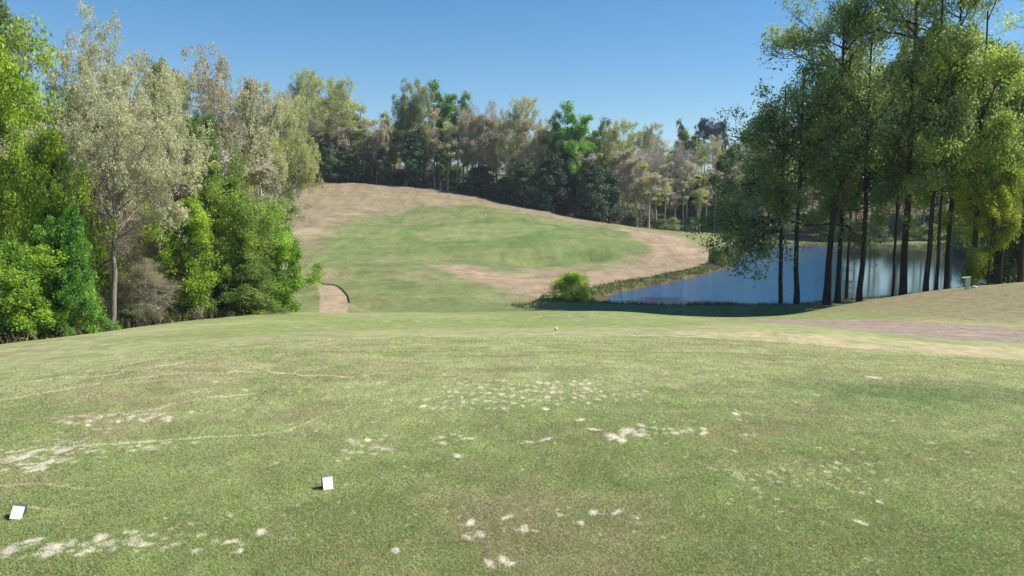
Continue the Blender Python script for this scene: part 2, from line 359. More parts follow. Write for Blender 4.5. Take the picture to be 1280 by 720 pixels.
# ------------------------------------------------------------------ ground
def ground_material():
    m, nt, out = new_mat('turf')
    b = nd(nt, 'ShaderNodeBsdfPrincipled'); b.inputs['Roughness'].default_value = .95; b.inputs['Specular IOR Level'].default_value = .08
    at_ = nd(nt, 'ShaderNodeAttribute', attribute_name='Col')
    tc = nd(nt, 'ShaderNodeTexCoord')
    def noise(scale, det, ro=.6, stretch=None):
        no = nd(nt, 'ShaderNodeTexNoise'); no.inputs['Scale'].default_value = scale; no.inputs['Detail'].default_value = det; no.inputs['Roughness'].default_value = ro
        if stretch:
            mp = nd(nt, 'ShaderNodeMapping'); mp.inputs['Scale'].default_value = stretch
            nt.links.new(tc.outputs['Object'], mp.inputs[0]); nt.links.new(mp.outputs[0], no.inputs['Vector'])
        else: nt.links.new(tc.outputs['Object'], no.inputs['Vector'])
        return no
    n1 = noise(28, 4, .7); n2 = noise(2.2, 6, .7); n3 = noise(6, 5, .65, (1, .35, 1))
    def rng_(no, lo, hi, a=.3, bb=.7):
        r = nd(nt, 'ShaderNodeMapRange'); r.inputs[1].default_value = a; r.inputs[2].default_value = bb; r.inputs[3].default_value = lo; r.inputs[4].default_value = hi
        nt.links.new(no.outputs['Fac'], r.inputs[0]); return r
    r1 = rng_(n1, .74, 1.26); r2 = rng_(n2, .8, 1.2); r3 = rng_(n3, .84, 1.16)
    m1 = nd(nt, 'ShaderNodeMath', operation='MULTIPLY'); nt.links.new(r1.outputs[0], m1.inputs[0]); nt.links.new(r2.outputs[0], m1.inputs[1])
    m2 = nd(nt, 'ShaderNodeMath', operation='MULTIPLY'); nt.links.new(m1.outputs[0], m2.inputs[0]); nt.links.new(r3.outputs[0], m2.inputs[1])
    vm = nd(nt, 'ShaderNodeVectorMath', operation='SCALE'); nt.links.new(at_.outputs['Color'], vm.inputs[0]); nt.links.new(m2.outputs[0], vm.inputs['Scale'])
    nt.links.new(vm.outputs[0], b.inputs['Base Color'])
    bp = nd(nt, 'ShaderNodeBump'); bp.inputs['Strength'].default_value = .55; bp.inputs['Distance'].default_value = .03
    nb = noise(45, 5, .75); nt.links.new(nb.outputs['Fac'], bp.inputs['Height'])
    bp2 = nd(nt, 'ShaderNodeBump'); bp2.inputs['Strength'].default_value = .5; bp2.inputs['Distance'].default_value = .15
    nt.links.new(n2.outputs['Fac'], bp2.inputs['Height']); nt.links.new(bp.outputs[0], bp2.inputs['Normal'])
    nt.links.new(bp2.outputs[0], b.inputs['Normal'])
    nt.links.new(b.outputs[0], out.inputs[0]); return m
M_TURF = ground_material()
az = np.concatenate([np.radians(np.linspace(-37, 37, 940)), np.radians(np.arange(39, 322, 3.0))])   # last column joins the first
rr = [0.05, .6, 1.3, 2.0, 2.8, 3.4, 4.0]; r = 4.3
while r < 14: rr.append(r); r += 1.25 * r * r / 2200
while r < 50: rr.append(r); r += .085 + (r - 14) * .001
while r < 205: rr.append(r); r += .42
while r < 430: rr.append(r); r += 5
while r < 6000: rr.append(r); r *= 1.3
rr = np.array(rr); na, nr = len(az), len(rr)
RR, AZ = np.meshgrid(rr, az, indexing='ij')
gx = (RR * np.sin(AZ)).ravel(); gy = (RR * np.cos(AZ)).ravel()
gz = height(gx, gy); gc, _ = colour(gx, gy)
ii = np.arange(nr - 1)[:, None] * na; jj = np.arange(na)[None]; j2 = (jj + 1) % na
GF = np.stack([ii + jj, ii + j2, ii + na + j2, ii + na + jj], -1).reshape(-1, 4)[:, ::-1]
fcx = gx[GF].mean(1); fcy = gy[GF].mean(1)
reg = np.zeros(len(GF), int)
for k, pl in ((1, PATHR), (2, PATHL), (3, PUTT)):
    reg[poly_sd(fcx, fcy, pl, 2) > 0] = k
GV = np.stack([gx, gy, gz], 1)
for k, nm in ((0, 'ground'), (1, 'cart_path'), (2, 'cart_path'), (3, 'putting_green')):
    f = GF[reg == k]; u, inv = np.unique(f.ravel(), return_inverse=True)
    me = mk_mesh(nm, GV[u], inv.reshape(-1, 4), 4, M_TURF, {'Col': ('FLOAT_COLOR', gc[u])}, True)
    o = link(nm, me, kind='structure')
    o['label'] = {0: 'mown turf, bare hillside and leaf littered woodland ground', 1: 'brown gravel cart path crossing the grass at right', 2: 'short visible length of cart path in the dip beside the left wood', 3: 'smooth pale putting surface on the far rise'}[k]

# water
wm, nt, out = new_mat('pond_water')
b = nd(nt, 'ShaderNodeBsdfPrincipled'); b.inputs['Base Color'].default_value = (.010, .05, .13, 1); b.inputs['Roughness'].default_value = .06
b.inputs['IOR'].default_value = 1.33
tc = nd(nt, 'ShaderNodeTexCoord'); mp = nd(nt, 'ShaderNodeMapping'); mp.inputs['Scale'].default_value = (1, 1, 1)
no = nd(nt, 'ShaderNodeTexNoise'); no.inputs['Scale'].default_value = 2.6; no.inputs['Detail'].default_value = 4
nt.links.new(tc.outputs['Object'], mp.inputs[0]); nt.links.new(mp.outputs[0], no.inputs['Vector'])
bp = nd(nt, 'ShaderNodeBump'); bp.inputs['Strength'].default_value = 1.0; bp.inputs['Distance'].default_value = .16
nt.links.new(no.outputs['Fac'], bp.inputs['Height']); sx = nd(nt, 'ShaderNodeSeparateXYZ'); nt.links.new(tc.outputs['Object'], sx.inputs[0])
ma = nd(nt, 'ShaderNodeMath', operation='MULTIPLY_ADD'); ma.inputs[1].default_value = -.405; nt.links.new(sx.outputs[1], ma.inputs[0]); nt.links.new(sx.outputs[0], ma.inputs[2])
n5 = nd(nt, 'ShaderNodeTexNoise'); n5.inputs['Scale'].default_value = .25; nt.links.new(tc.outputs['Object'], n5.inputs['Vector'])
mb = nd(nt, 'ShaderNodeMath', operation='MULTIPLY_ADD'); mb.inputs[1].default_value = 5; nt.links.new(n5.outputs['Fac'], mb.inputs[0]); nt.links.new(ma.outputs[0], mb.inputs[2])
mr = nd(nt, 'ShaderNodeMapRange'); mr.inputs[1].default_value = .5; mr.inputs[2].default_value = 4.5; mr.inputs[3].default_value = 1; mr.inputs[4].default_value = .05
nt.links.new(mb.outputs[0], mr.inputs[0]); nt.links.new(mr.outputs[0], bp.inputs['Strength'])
mc = nd(nt, 'ShaderNodeMix', data_type='RGBA'); mc.inputs[6].default_value = (.014, .022, .013, 1); mc.inputs[7].default_value = (.008, .085, .20, 1); nt.links.new(mr.outputs[0], mc.inputs[0]); nt.links.new(mc.outputs[2], b.inputs['Base Color'])  # sky blue where rippled, dark tree reflection where calm, painted into the base colour
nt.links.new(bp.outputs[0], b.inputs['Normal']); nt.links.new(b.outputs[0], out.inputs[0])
cxy = POND.mean(0); ring = cxy + (POND - cxy) * 1.0
dirs = ring - np.roll(ring, 1, 0)
out_ = []
for i, p in enumerate(ring):
    t = ring[(i + 1) % len(ring)] - ring[i - 1]; nn = np.array([t[1], -t[0]]); nn /= np.linalg.norm(nn) + 1e-9
    q = p + nn * 1.2
    if poly_sd(np.array([q[0]]), np.array([q[1]]), POND)[0] > 0: q = p - nn * 1.2
    out_.append((q[0], q[1], WATER))
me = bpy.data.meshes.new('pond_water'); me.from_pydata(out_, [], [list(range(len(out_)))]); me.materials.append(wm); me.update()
o = link('pond_water', me, kind='structure'); o['label'] = 'blue pond, its sky reflection partly painted in, behind the right trees'

# ------------------------------------------------------------------ grass blades on the near tee (one mass)
def grass():
    rg = np.random.default_rng(3); Nb = 620000
    # density falls with distance: uniform in ground-projected picture area
    u = rg.random(Nb); rmin, rmax = 3.9, 21.0
    a_ = 1.15
    r_ = (rmin ** (-a_) + u * (rmax ** (-a_) - rmin ** (-a_))) ** (-1 / a_)
    th = R(rg.random(1)[0]) * 0 + np.radians(rg.uniform(-37, 37, Nb))
    x = r_ * np.sin(th); y = r_ * np.cos(th)
    c, bare = colour(x, y)
    keep = rg.random(Nb) > bare * .93
    x, y, r_, c = x[keep], y[keep], r_[keep], c[keep]; N = len(x)
    z = height(x, y, False)
    h = rg.uniform(.005, .014, N) * (1 + .03 * r_); w = .0016 + .00052 * r_ * rg.uniform(.6, 1.4, N)
    an = rg.uniform(0, 2 * np.pi, N); ln = rg.uniform(.4, 2.4, N) * h; la = rg.uniform(0, 2 * np.pi, N)
    ax = np.cos(an) * w; ay = np.sin(an) * w
    V = np.empty((N, 3, 3)); V[:, 0] = np.stack([x - ax, y - ay, z - .004], 1); V[:, 1] = np.stack([x + ax, y + ay, z - .004], 1)
    V[:, 2] = np.stack([x + np.cos(la) * ln, y + np.sin(la) * ln, z + h], 1)
    c = c * rg.uniform(1.3, 1.8, N)[:, None]
    dry = rg.random(N) < .22; c[dry] = np.array([.46, .40, .23]) * rg.uniform(.7, 1.2, dry.sum())[:, None]
    lush = (rg.random(N) < .2) & ~dry; c[lush] *= np.array([.75, 1.05, .7])
    m, nt, out = new_mat('grass_blades')
    at_ = nd(nt, 'ShaderNodeAttribute', attribute_name='Col')
    d = nd(nt, 'ShaderNodeBsdfDiffuse'); t = nd(nt, 'ShaderNodeBsdfTranslucent'); mx = nd(nt, 'ShaderNodeMixShader'); mx.inputs[0].default_value = .35
    nt.links.new(at_.outputs['Color'], d.inputs[0]); nt.links.new(at_.outputs['Color'], t.inputs[0])
    nt.links.new(d.outputs[0], mx.inputs[1]); nt.links.new(t.outputs[0], mx.inputs[2]); nt.links.new(mx.outputs[0], out.inputs[0])
    me = mk_mesh('grass', V.reshape(-1, 3), np.arange(N * 3).reshape(-1, 3), 3, m, {'Col': ('FLOAT_COLOR', np.repeat(np.clip(c, .01, .8), 3, 0))})
    o = link('grass', me, kind='stuff'); o['label'] = 'short worn mown grass covering the near tee'; o['category'] = 'grass'
grass()

# ------------------------------------------------------------------ tree generator
def unit(v): return v / (np.linalg.norm(v, axis=-1, keepdims=True) + 1e-9)
def tubes(P_, R_, s):
    """P_ (B,n,3), R_ (B,n): returns verts and quads"""
    B, n_, _ = P_.shape
    T = np.empty_like(P_); T[:, 1:-1] = P_[:, 2:] - P_[:, :-2]; T[:, 0] = P_[:, 1] - P_[:, 0]; T[:, -1] = P_[:, -1] - P_[:, -2]; T = unit(T)
    ref = np.where(np.abs(T[:, :1, 2:3]) > .9, np.array([1., 0, 0]), np.array([0, 0, 1.]))
    U = unit(np.cross(T, np.broadcast_to(ref, T.shape))); Vv = np.cross(T, U)
    a = np.arange(s) * 2 * np.pi / s
    V = P_[:, :, None] + R_[:, :, None, None] * (np.cos(a)[None, None, :, None] * U[:, :, None] + np.sin(a)[None, None, :, None] * Vv[:, :, None])
    b = (np.arange(B) * n_ * s)[:, None, None]; i = (np.arange(n_ - 1) * s)[None, :, None]; j = np.arange(s)[None, None]; j2 = (j + 1) % s
    Fq = np.stack([b + i + j, b + i + j2, b + i + s + j2, b + i + s + j], -1).reshape(-1, 4)
    return V.reshape(-1, 3), Fq
def sprout(rg, PP, PR, k, t0, t1, L, ang, up, wig, n_, rf, reach=None):
    B, m_, _ = PP.shape
    t = rg.uniform(t0, t1, (B, k)); t.sort(1)
    f = t * (m_ - 1); i = np.clip(f.astype(int), 0, m_ - 2); w = (f - i)[..., None]
    bi = np.arange(B)[:, None]
    S0 = PP[bi, i] * (1 - w) + PP[bi, i + 1] * w; T = unit(PP[bi, i + 1] - PP[bi, i])
    r0 = PR[bi, i] * (1 - w[..., 0]) + PR[bi, i + 1] * w[..., 0]
    S0 = S0.reshape(-1, 3); T = T.reshape(-1, 3); r0 = r0.reshape(-1); t = t.reshape(-1); N = len(t)
    rv = unit(np.cross(T, rg.normal(size=(N, 3))))
    an = ang * rg.uniform(.65, 1.35, N) if np.isscalar(ang) else ang(t) * rg.uniform(.85, 1.15, N)
    D = np.cos(an)[:, None] * T + np.sin(an)[:, None] * rv
    D[:, 2] += up * .5; D = unit(D)
    Ln = L(t, np.repeat(np.arange(B), k), S0) * rg.uniform(.7, 1.2, N)
    pts = [S0]; d = D
    for q in range(n_ - 1):
        d = unit(d + np.array([0, 0, up]) * .35 + rg.normal(0, wig, (N, 3)))
        pts.append(pts[-1] + d * (Ln / (n_ - 1))[:, None])
    Pn = np.stack(pts, 1)
    rs = np.minimum(r0 * .75, np.maximum(Ln * rf, .006))
    Rn = rs[:, None] * np.linspace(1, .25, n_)[None]
    return Pn, Rn, Ln
def crownenv(kind, u):
    u = np.clip(u, 0, 1)
    if kind == 'round': return np.sqrt(np.clip(1 - (1.9 * u - .85) ** 2, .06, 1))
    if kind == 'top': return np.sqrt(np.clip(1 - (1.5 * u - .9) ** 2 / .95, .05, 1))
    if kind == 'cone': return 1.02 - .92 * u
    if kind == 'low': return np.sqrt(np.clip(1 - (u * .98) ** 2, .05, 1))
    return np.ones_like(u)
PROTO = {}
def proto(name, seed, H, W, cb=.3, env='round', n1=16, n2=7, n3=6, n4=4, leaves=10, lsize=.1, spread=.25, trunk_r=None, fork=False, up=.12,
          wig=.16, bark='bark', leafmat='leaf', twig=True, lowang=80, highang=28, lobes=0.3, tw=.07, elong=1.0, trunktop=.93, alive=1.0, shell=0):
    rg = np.random.default_rng(seed)
    nt_ = 12; tr = trunk_r or H * .014
    top = H * (.6 if fork else trunktop)
    zz = np.linspace(-.6, top, nt_)
    P0 = np.zeros((1, nt_, 3)); P0[0, :, 2] = zz
    wd = np.cumsum(rg.normal(0, 1, (nt_, 2)), 0); P0[0, :, :2] = (wd - wd[0]) * tw * H / 22 * 1.0; P0[0, 0, :2] = P0[0, 1, :2]
    R0 = tr * (1 - .72 * np.clip(zz / top, 0, 1) ** 1.1)[None]; R0[0, 0] *= 1.55; R0[0, 1] *= 1.12
    parts = [(P0, R0, 9)]
    la = rg.uniform(0, 6.28)
    def limbL(t, b, S):
        u = (S[:, 2] / H - cb) / (1 - cb)
        az_ = np.arctan2(S[:, 1], S[:, 0] + 1e-6)
        return W * crownenv(env, u) * (1 + lobes * rg.normal(0, .6, len(t))).clip(.4, 1.45) * (1.15 if fork else 1)
    t0 = cb * H / top; t0 = max(t0, .04)
    P1, R1, L1 = sprout(rg, P0, R0, n1, t0, .985, limbL, (lambda t: np.radians(lowang + (highang - lowang) * np.clip((t - t0) / (1 - t0), 0, 1))), up, wig, 8, .024)
    if fork:   # rising leaders carry the top of the crown
        PL, RL, LL = sprout(rg, P0, R0, 7, .66, .99, lambda t, b, S: np.full(len(t), H * .42), math.radians(50), .14, .12, 9, .022)
        PL2, RL2, _ = sprout(rg, PL, RL, 6, .3, .97, lambda t, b, S: np.full(len(t), W * .8), math.radians(48), .1, .16, 8, .02)
        parts += [(PL, RL, 6)]
        P1 = np.concatenate([P1, PL2]); R1 = np.concatenate([R1, RL2]); L1 = np.concatenate([L1, np.full(len(PL2), W * .8)])
    parts.append((P1, R1, 5))
    P2, R2, L2 = sprout(rg, P1, R1, n2, .22, .98, lambda t, b, S: L1[b] * .52 * (1 - .45 * t), math.radians(48), .06, wig * 1.15, 6, .016)
    parts.append((P2, R2, 4))
    P3, R3, L3 = sprout(rg, P2, R2, n3, .2, .98, lambda t, b, S: L2[b] * .52 * (1 - .3 * t) + .15, math.radians(46), .06, wig * 1.3, 4, .013)
    if twig: parts.append((P3, R3, 3))
    last = P3
    cz = H * (cb + .22 * (1 - cb)); rz = H * (1 - cb) * .74
    def inner(p): return np.sqrt((p[..., 0] / W) ** 2 + (p[..., 1] / W) ** 2 + ((p[..., 2] - cz) / rz) ** 2)
    if shell:
        kp_ = rg.random(len(P3)) < .10 + .90 * smooth(.45, .75, inner(P3[:, -1])); P3, R3, L3 = P3[kp_], R3[kp_], L3[kp_]; parts[-1] = (P3, R3, 3) if twig else parts[-1]; last = P3
    if n4:
        P4, R4, L4 = sprout(rg, P3, R3, n4, .2, 1, lambda t, b, S: L3[b] * .5 + .12, math.radians(45), .06, wig, 3, .012)
        if twig: parts.append((P4, R4, 3))
        last = P4
    Vs = []; Fs = []; off = 0
    for p_, r_, s_ in parts:
        v, f = tubes(p_, r_, s_); Vs.append(v); Fs.append(f + off); off += len(v)
    wood = mk_mesh(name + '_wood', np.concatenate(Vs), np.concatenate(Fs), 4, MATS[bark], None, True)
    crown = None
    if leaves:
        B, m_, _ = last.shape; k = leaves
        t = rg.uniform(.5 if leafmat == 'bud' else .1, 1.08, (B, k)); f = t * (m_ - 1); i = np.clip(f.astype(int), 0, m_ - 2); w = (f - i)[..., None]; bi = np.arange(B)[:, None]
        C = (last[bi, i] * (1 - w) + last[bi, i + 1] * w).reshape(-1, 3)
        C = C + rg.normal(0, spread, C.shape)
        if shell: C = C[rg.random(len(C)) < (1 - shell) + shell * smooth(.5, .82, inner(C))]
        if alive < 1: C = C[rg.random(len(C)) < alive]
        N = len(C)
        a_ = unit(rg.normal(size=(N, 3)) * np.array([1, 1, .55])); nrm = unit(rg.normal(size=(N, 3)) + np.array([0, 0, .7])); a_ = unit(np.cross(nrm, a_)); b_ = np.cross(nrm, a_)
        s1 = lsize * rg.uniform(.55, 1.35, N)[:, None]; s2 = s1 * rg.uniform(.45, .8, N)[:, None] * elong
        V = np.stack([C - a_ * s1, C - b_ * s2 + nrm * s2 * .3, C + a_ * s1, C + b_ * s2 + nrm * s2 * .3], 1).reshape(-1, 3)
        # clumps of one shade follow the boughs they hang on
        cl = fbm(C[:, 0] / (W * .3) + 50, C[:, 1] / (W * .3) + C[:, 2] / (W * .35), seed + 5, 3)
        v = np.clip(.5 + (cl - .5) * 1.4 + rg.normal(0, .16, N), 0, 1)
        crown = mk_mesh(name + '_crown', V, np.arange(N * 4).reshape(-1, 4), 4, MATS[leafmat], {'v': ('FLOAT', np.repeat(v, 4))})
        Hh = np.percentile(C[:, 2], 99.7); Ww = 2 * np.percentile(np.hypot(C[:, 0], C[:, 1]), 96)
    else:
        C = last.reshape(-1, 3); Hh = np.percentile(C[:, 2], 99.7); Ww = 2 * np.percentile(np.hypot(C[:, 0], C[:, 1]), 96)
    PROTO[name] = (wood, crown, Hh, Ww)

def leaf_material(name, trans=.5, lo=.55, hi=1.5, rough=.6):
    m, nt, out = new_mat(name)
    oi = nd(nt, 'ShaderNodeObjectInfo'); at_ = nd(nt, 'ShaderNodeAttribute', attribute_name='v')
    mr = nd(nt, 'ShaderNodeMapRange'); mr.inputs[3].default_value = lo; mr.inputs[4].default_value = hi; nt.links.new(at_.outputs['Fac'], mr.inputs[0])
    hs = nd(nt, 'ShaderNodeHueSaturation'); nt.links.new(oi.outputs['Color'], hs.inputs['Color']); nt.links.new(mr.outputs[0], hs.inputs['Value'])
    mh = nd(nt, 'ShaderNodeMapRange'); mh.inputs[3].default_value = .51; mh.inputs[4].default_value = .475; nt.links.new(at_.outputs['Fac'], mh.inputs[0]); nt.links.new(mh.outputs[0], hs.inputs['Hue'])
    d = nd(nt, 'ShaderNodeBsdfPrincipled'); d.inputs['Roughness'].default_value = rough; d.inputs['Specular IOR Level'].default_value = .25
    t = nd(nt, 'ShaderNodeBsdfTranslucent'); mx = nd(nt, 'ShaderNodeMixShader'); mx.inputs[0].default_value = trans
    nt.links.new(hs.outputs[0], d.inputs['Base Color']); nt.links.new(hs.outputs[0], t.inputs[0])
    nt.links.new(d.outputs[0], mx.inputs[1]); nt.links.new(t.outputs[0], mx.inputs[2]); nt.links.new(mx.outputs[0], out.inputs[0]); return m
def bark_material(name, col, var):
    m, nt, out = new_mat(name)
    b = nd(nt, 'ShaderNodeBsdfPrincipled'); b.inputs['Roughness'].default_value = .9; b.inputs['Specular IOR Level'].default_value = .15
    tc = nd(nt, 'ShaderNodeTexCoord'); mp = nd(nt, 'ShaderNodeMapping'); mp.inputs['Scale'].default_value = (6, 6, .9)
    no = nd(nt, 'ShaderNodeTexNoise'); no.inputs['Scale'].default_value = 2; no.inputs['Detail'].default_value = 6
    nt.links.new(tc.outputs['Object'], mp.inputs[0]); nt.links.new(mp.outputs[0], no.inputs['Vector'])
    cr = nd(nt, 'ShaderNodeValToRGB'); cr.color_ramp.elements[0].position = .35; cr.color_ramp.elements[1].position = .68
    cr.color_ramp.elements[0].color = (*[c * (1 - var) for c in col], 1); cr.color_ramp.elements[1].color = (*[c * (1 + var) for c in col], 1)
    nt.links.new(no.outputs['Fac'], cr.inputs[0]); nt.links.new(cr.outputs[0], b.inputs['Base Color'])
    bp = nd(nt, 'ShaderNodeBump'); bp.inputs['Strength'].default_value = .8; bp.inputs['Distance'].default_value = .05
    nt.links.new(no.outputs['Fac'], bp.inputs['Height']); nt.links.new(bp.outputs[0], b.inputs['Normal']); nt.links.new(b.outputs[0], out.inputs[0]); return m
MATS = {'leaf': leaf_material('leaves'), 'needle': leaf_material('needles', .12, .5, 1.4), 'bud': leaf_material('buds', .4, .65, 1.35),
        'bark': bark_material('dark_bark', (.06, .049, .039), .45), 'grey': bark_material('grey_bark', (.30, .26, .215), .4), 'pale': bark_material('pale_bark', (.40, .355, .29), .4)}

# near woods
proto('oak_near_a', 11, 22, 6.4, .45, 'top', 10, 6, 5, 4, 13, .085, .10, .26, True, .14, .13, bark='bark', leafmat='bud', tw=.03, shell=.93)
proto('oak_near_b', 12, 19, 6.5, .35, 'top', 12, 6, 5, 4, 12, .085, .10, .34, True, .12, .2, bark='grey', leafmat='bud', tw=.12, shell=.93)
proto('oak_near_c', 13, 18, 6.0, .15, 'round', 22, 7, 5, 4, 13, .085, .11, .2, False, .12, .2, bark='bark', leafmat='bud', shell=.85)
proto('lush_a', 21, 15, 6.0, .07, 'low', 34, 8, 6, 4, 9, .11, .22, .16, False, .05, .2, lobes=.55, lowang=88, highang=35)
proto('lush_b', 22, 12, 4.6, .08, 'round', 30, 8, 6, 4, 9, .105, .20, .14, False, .06, .2, lobes=.55, lowang=92, highang=30)
proto('lush_c', 23, 9, 4.0, .0, 'low', 28, 8, 7, 3, 9, .11, .18, .10, False, .04, .2, lobes=.5, lowang=92, highang=30)
proto('bare_near', 31, 9, 3.4, .05, 'round', 30, 9, 7, 4, 2, .045, .1, .10, False, .1, .3, bark='pale', leafmat='bud', lowang=70)
# right group by the pond
proto('pond_tree_a', 41, 26, 6.5, .28, 'round', 20, 7, 6, 4, 6, .115, .22, .27, False, .05, .2, lobes=.5, tw=.05, lowang=88, highang=35)
proto('pond_tree_b', 42, 25, 5.6, .30, 'top', 16, 7, 6, 4, 6, .115, .22, .22, False, .07, .2, lobes=.5, tw=.06)
proto('pond_tree_c', 43, 21, 7.0, .34, 'low', 22, 8, 6, 4, 7, .115, .24, .20, False, -.03, .2, tw=.05, lowang=90, highang=40)
proto('slim_tree', 44, 18, 3.0, .35, 'round', 18, 7, 5, 3, 8, .10, .2, .13, False, .08, .2, tw=.05)
# far wood
proto('oak_far_a', 51, 21, 5.2, .22, 'top', 12, 6, 5, 4, 5, .13, .2, .24, True, .14, bark='grey', leafmat='bud', shell=.7)
proto('oak_far_b', 52, 20, 5.0, .15, 'round', 20, 6, 5, 4, 5, .13, .2, .22, False, .12, bark='grey', leafmat='bud', shell=.5)
proto('oak_far_c', 53, 21, 4.2, .30, 'top', 13, 6, 5, 4, 6, .12, .2, .2, True, .2, bark='grey', leafmat='bud')
proto('bare_far', 54, 19, 3.8, .30, 'top', 16, 7, 6, 4, 2, .09, .2, .18, True, .25, .14, bark='grey', leafmat='bud')
proto('green_far', 55, 20, 4.6, .20, 'round', 22, 6, 6, 4, 8, .16, .26, .22, False, .12, bark='grey', lobes=.5)
proto('cedar', 56, 10, 2.4, .02, 'cone', 40, 7, 5, 3, 6, .10, .13, .13, False, .05, leafmat='needle', lowang=80, highang=40, twig=False)
proto('pine_far', 57, 24, 4.6, .5, 'top', 26, 7, 5, 3, 10, .16, .25, .25, False, .02, leafmat='needle', lowang=85)
proto('trunk_far', 58, 19, 2.3, .42, 'round', 12, 5, 4, 4, 4, .12, .2, .22, False, .2, .2, bark='pale', leafmat='bud', tw=.12)
proto('bush', 61, 2.4, 1.7, .0, 'low', 46, 7, 5, 3, 5, .055, .06, .05, False, .03, .16, bark='grey', lowang=88, highang=25, lobes=.05)
proto('brush', 62, 3.0, 1.6, .0, 'low', 24, 8, 5, 3, 3, .06, .1, .04, False, .1, .3, bark='grey', lowang=75)

CNT = {}
def plant(pn, x, y, H, W, col, label, group=None, name='tree', cat='tree', lean=(0, 0), rot=None, z=None, bark_scale=None):
    wood, crown, Hp, Wp_ = PROTO[pn]
    if z is None: z = float(height([x], [y])[0])
    e = link(name, None); e.location = (x, y, z - .05)
    e.rotation_euler = (lean[1], lean[0], rng.uniform(0, 6.28) if rot is None else rot)
    if lean != (0, 0): e.rotation_mode = 'ZXY'; e.rotation_euler = (lean[1], lean[0], rng.uniform(0, 6.28) if rot is None else rot)
    e.scale = (W / Wp_, W / Wp_, H / Hp)
    tag(e, label, cat, group)
    o = link('trunk' if name.endswith('tree') else 'stem', wood, e)
    if crown:
        c = link('crown' if name.endswith('tree') else 'foliage', crown, e); c.color = (*col, 1)
    return e
def T(pn, px, Y, toppy, wpx_, col, label, group=None, **k):
    x = (px - 640) / F * Y; z = float(height([x], [Y])[0])
    top = at(px, toppy, Y)[2]
    return plant(pn, x, Y, top - z, wpx_ / F * Y, col, label, group, z=z, **k)

G_BRIGHT = (.33, .50, .06); G_YEL = (.36, .45, .05); G_DEEP = (.16, .34, .06); G_MID = (.22, .33, .08); G_DARK = (.20, .29, .10)
BUD = (.60, .60, .36); BUDY = (.52, .56, .22); BUDT = (.56, .52, .35); OLIVE = (.42, .50, .24); TAN = (.52, .47, .39); CEDAR = (.15, .22, .12)

# --- left wood, front to back
T('lush_a', -25, 40, 28, 215, G_BRIGHT, 'tall bright green leafy tree filling the left edge of the view')
T('lush_b', 66, 38, 165, 104, (.36, .52, .06), 'yellow-green leafy tree just left of the tall pale trunk')
T('lush_c', 86, 36.5, 262, 88, (.20, .42, .07), 'low deep green leafy tree at the foot of the pale trunk')
T('lush_c', 20, 35, 300, 130, (.30,.50,.06), 'low spreading green tree under the tall left edge tree')
T('lush_b', -5, 50, 150, 190, G_DEEP, 'deep green tree partly hidden behind the left edge tree')
T('slim_tree', 20, 62, -6, 70, G_DARK, 'dark small-leaved treetop standing highest in the top left corner')
T('oak_near_a', 116, 45, 10, 165, BUD, 'tall forked oak with pale buds rising highest over the left wood')
T('oak_near_b', 132, 39.5, 84, 215, BUD, 'thick pale-trunked oak leaning right over the brush', lean=(R(6), 0), rot=.4)
T('oak_near_c', 205, 56, 72, 140, BUDY, 'rounded yellowish budding oak between two taller oaks in left wood')
T('oak_near_a', 258, 62, 58, 175, BUDT, 'broad tan budding oak above the green slope trees', rot=2.)
T('oak_near_c', 322, 66, 98, 130, BUD, 'cream budding oak at the right end of the left wood', rot=1.)
T('oak_near_b', 345, 78, 112, 110, BUDY, 'yellowish oak just behind the cream oak at the end of left wood', rot=4.)
T('lush_b', 262, 50, 145, 64, G_MID, 'narrow mid green tree climbing among the budding oaks')
T('lush_b', 286, 47, 222, 105, (.32, .46, .09), 'fresh green tree on the slope before the tan oak')
T('lush_c', 240, 44, 248, 92, G_BRIGHT, 'small bright green tree in front of the bare brush')
T('lush_c', 352, 51, 284, 86, (.30, .50, .07), 'bright green tree at the tip of the left wood beside the path')
T('lush_b', 323, 53, 248, 92, (.33,.45,.13), 'green tree just behind the wood tip tree by the path')
T('lush_c', 300, 46, 318, 100, G_MID, 'low green tree at the turf edge near the wood tip')
for px, Y, tp, w, lb in ((160, 43, 250, 90, 'grey bare brushy sapling right beside the thick pale trunk'), (200, 45, 235, 95, 'twiggy bare sapling midway between pale trunk and small bright tree'),
                     (182, 41, 320, 80, 'low tangle of dead branches near the turf edge in left wood'), (150, 52, 200, 110, 'taller bare grey tree rising behind the brush'),
                     (225, 52, 190, 110, 'bare grey-brown tree behind the small bright green tree')):
    T('bare_near', px, Y, tp, w, (.42, .38, .20), lb)
for k in range(34):
    px = rng.uniform(-160, 350); Y = rng.uniform(60, 100)
    top = np.interp(px, [-160, 60, 200, 350], [70, 95, 130, 160]) + rng.uniform(0, 60)
    T(['lush_b', 'oak_near_c', 'slim_tree', 'oak_far_b'][k % 4], px, Y, top, rng.uniform(80, 120), [G_DARK, BUDY, OLIVE, G_MID][k % 4],
      'tree standing deep in the left wood, mostly hidden by those before it', 'hidden trees deep in the left wood')
for k in range(10):
    px = (150, 172, 196, 214, 236, 262, 288, 306, 330, 228)[k]; Y = (44, 47, 49, 46, 50, 54, 56, 58, 60, 55)[k]
    T('trunk_far', px, Y, rng.uniform(120, 210), rng.uniform(55, 85), [BUDT, TAN, BUD, BUDY][k % 4], 'slim pale stem rising inside the left wood', 'slim pale stems inside the left wood', lean=(R(rng.normal(0, 4)), 0))
for k in range(6):
    x = -34 - k * 6 + rng.normal(0, 1); y = rng.uniform(28, 40)
    plant(['lush_a', 'oak_near_c'][k % 2], x, y, rng.uniform(14, 20), rng.uniform(9, 12), [G_BRIGHT, BUD][k % 2], 'tree on the wood edge beyond the left frame', 'trees beyond the left frame')

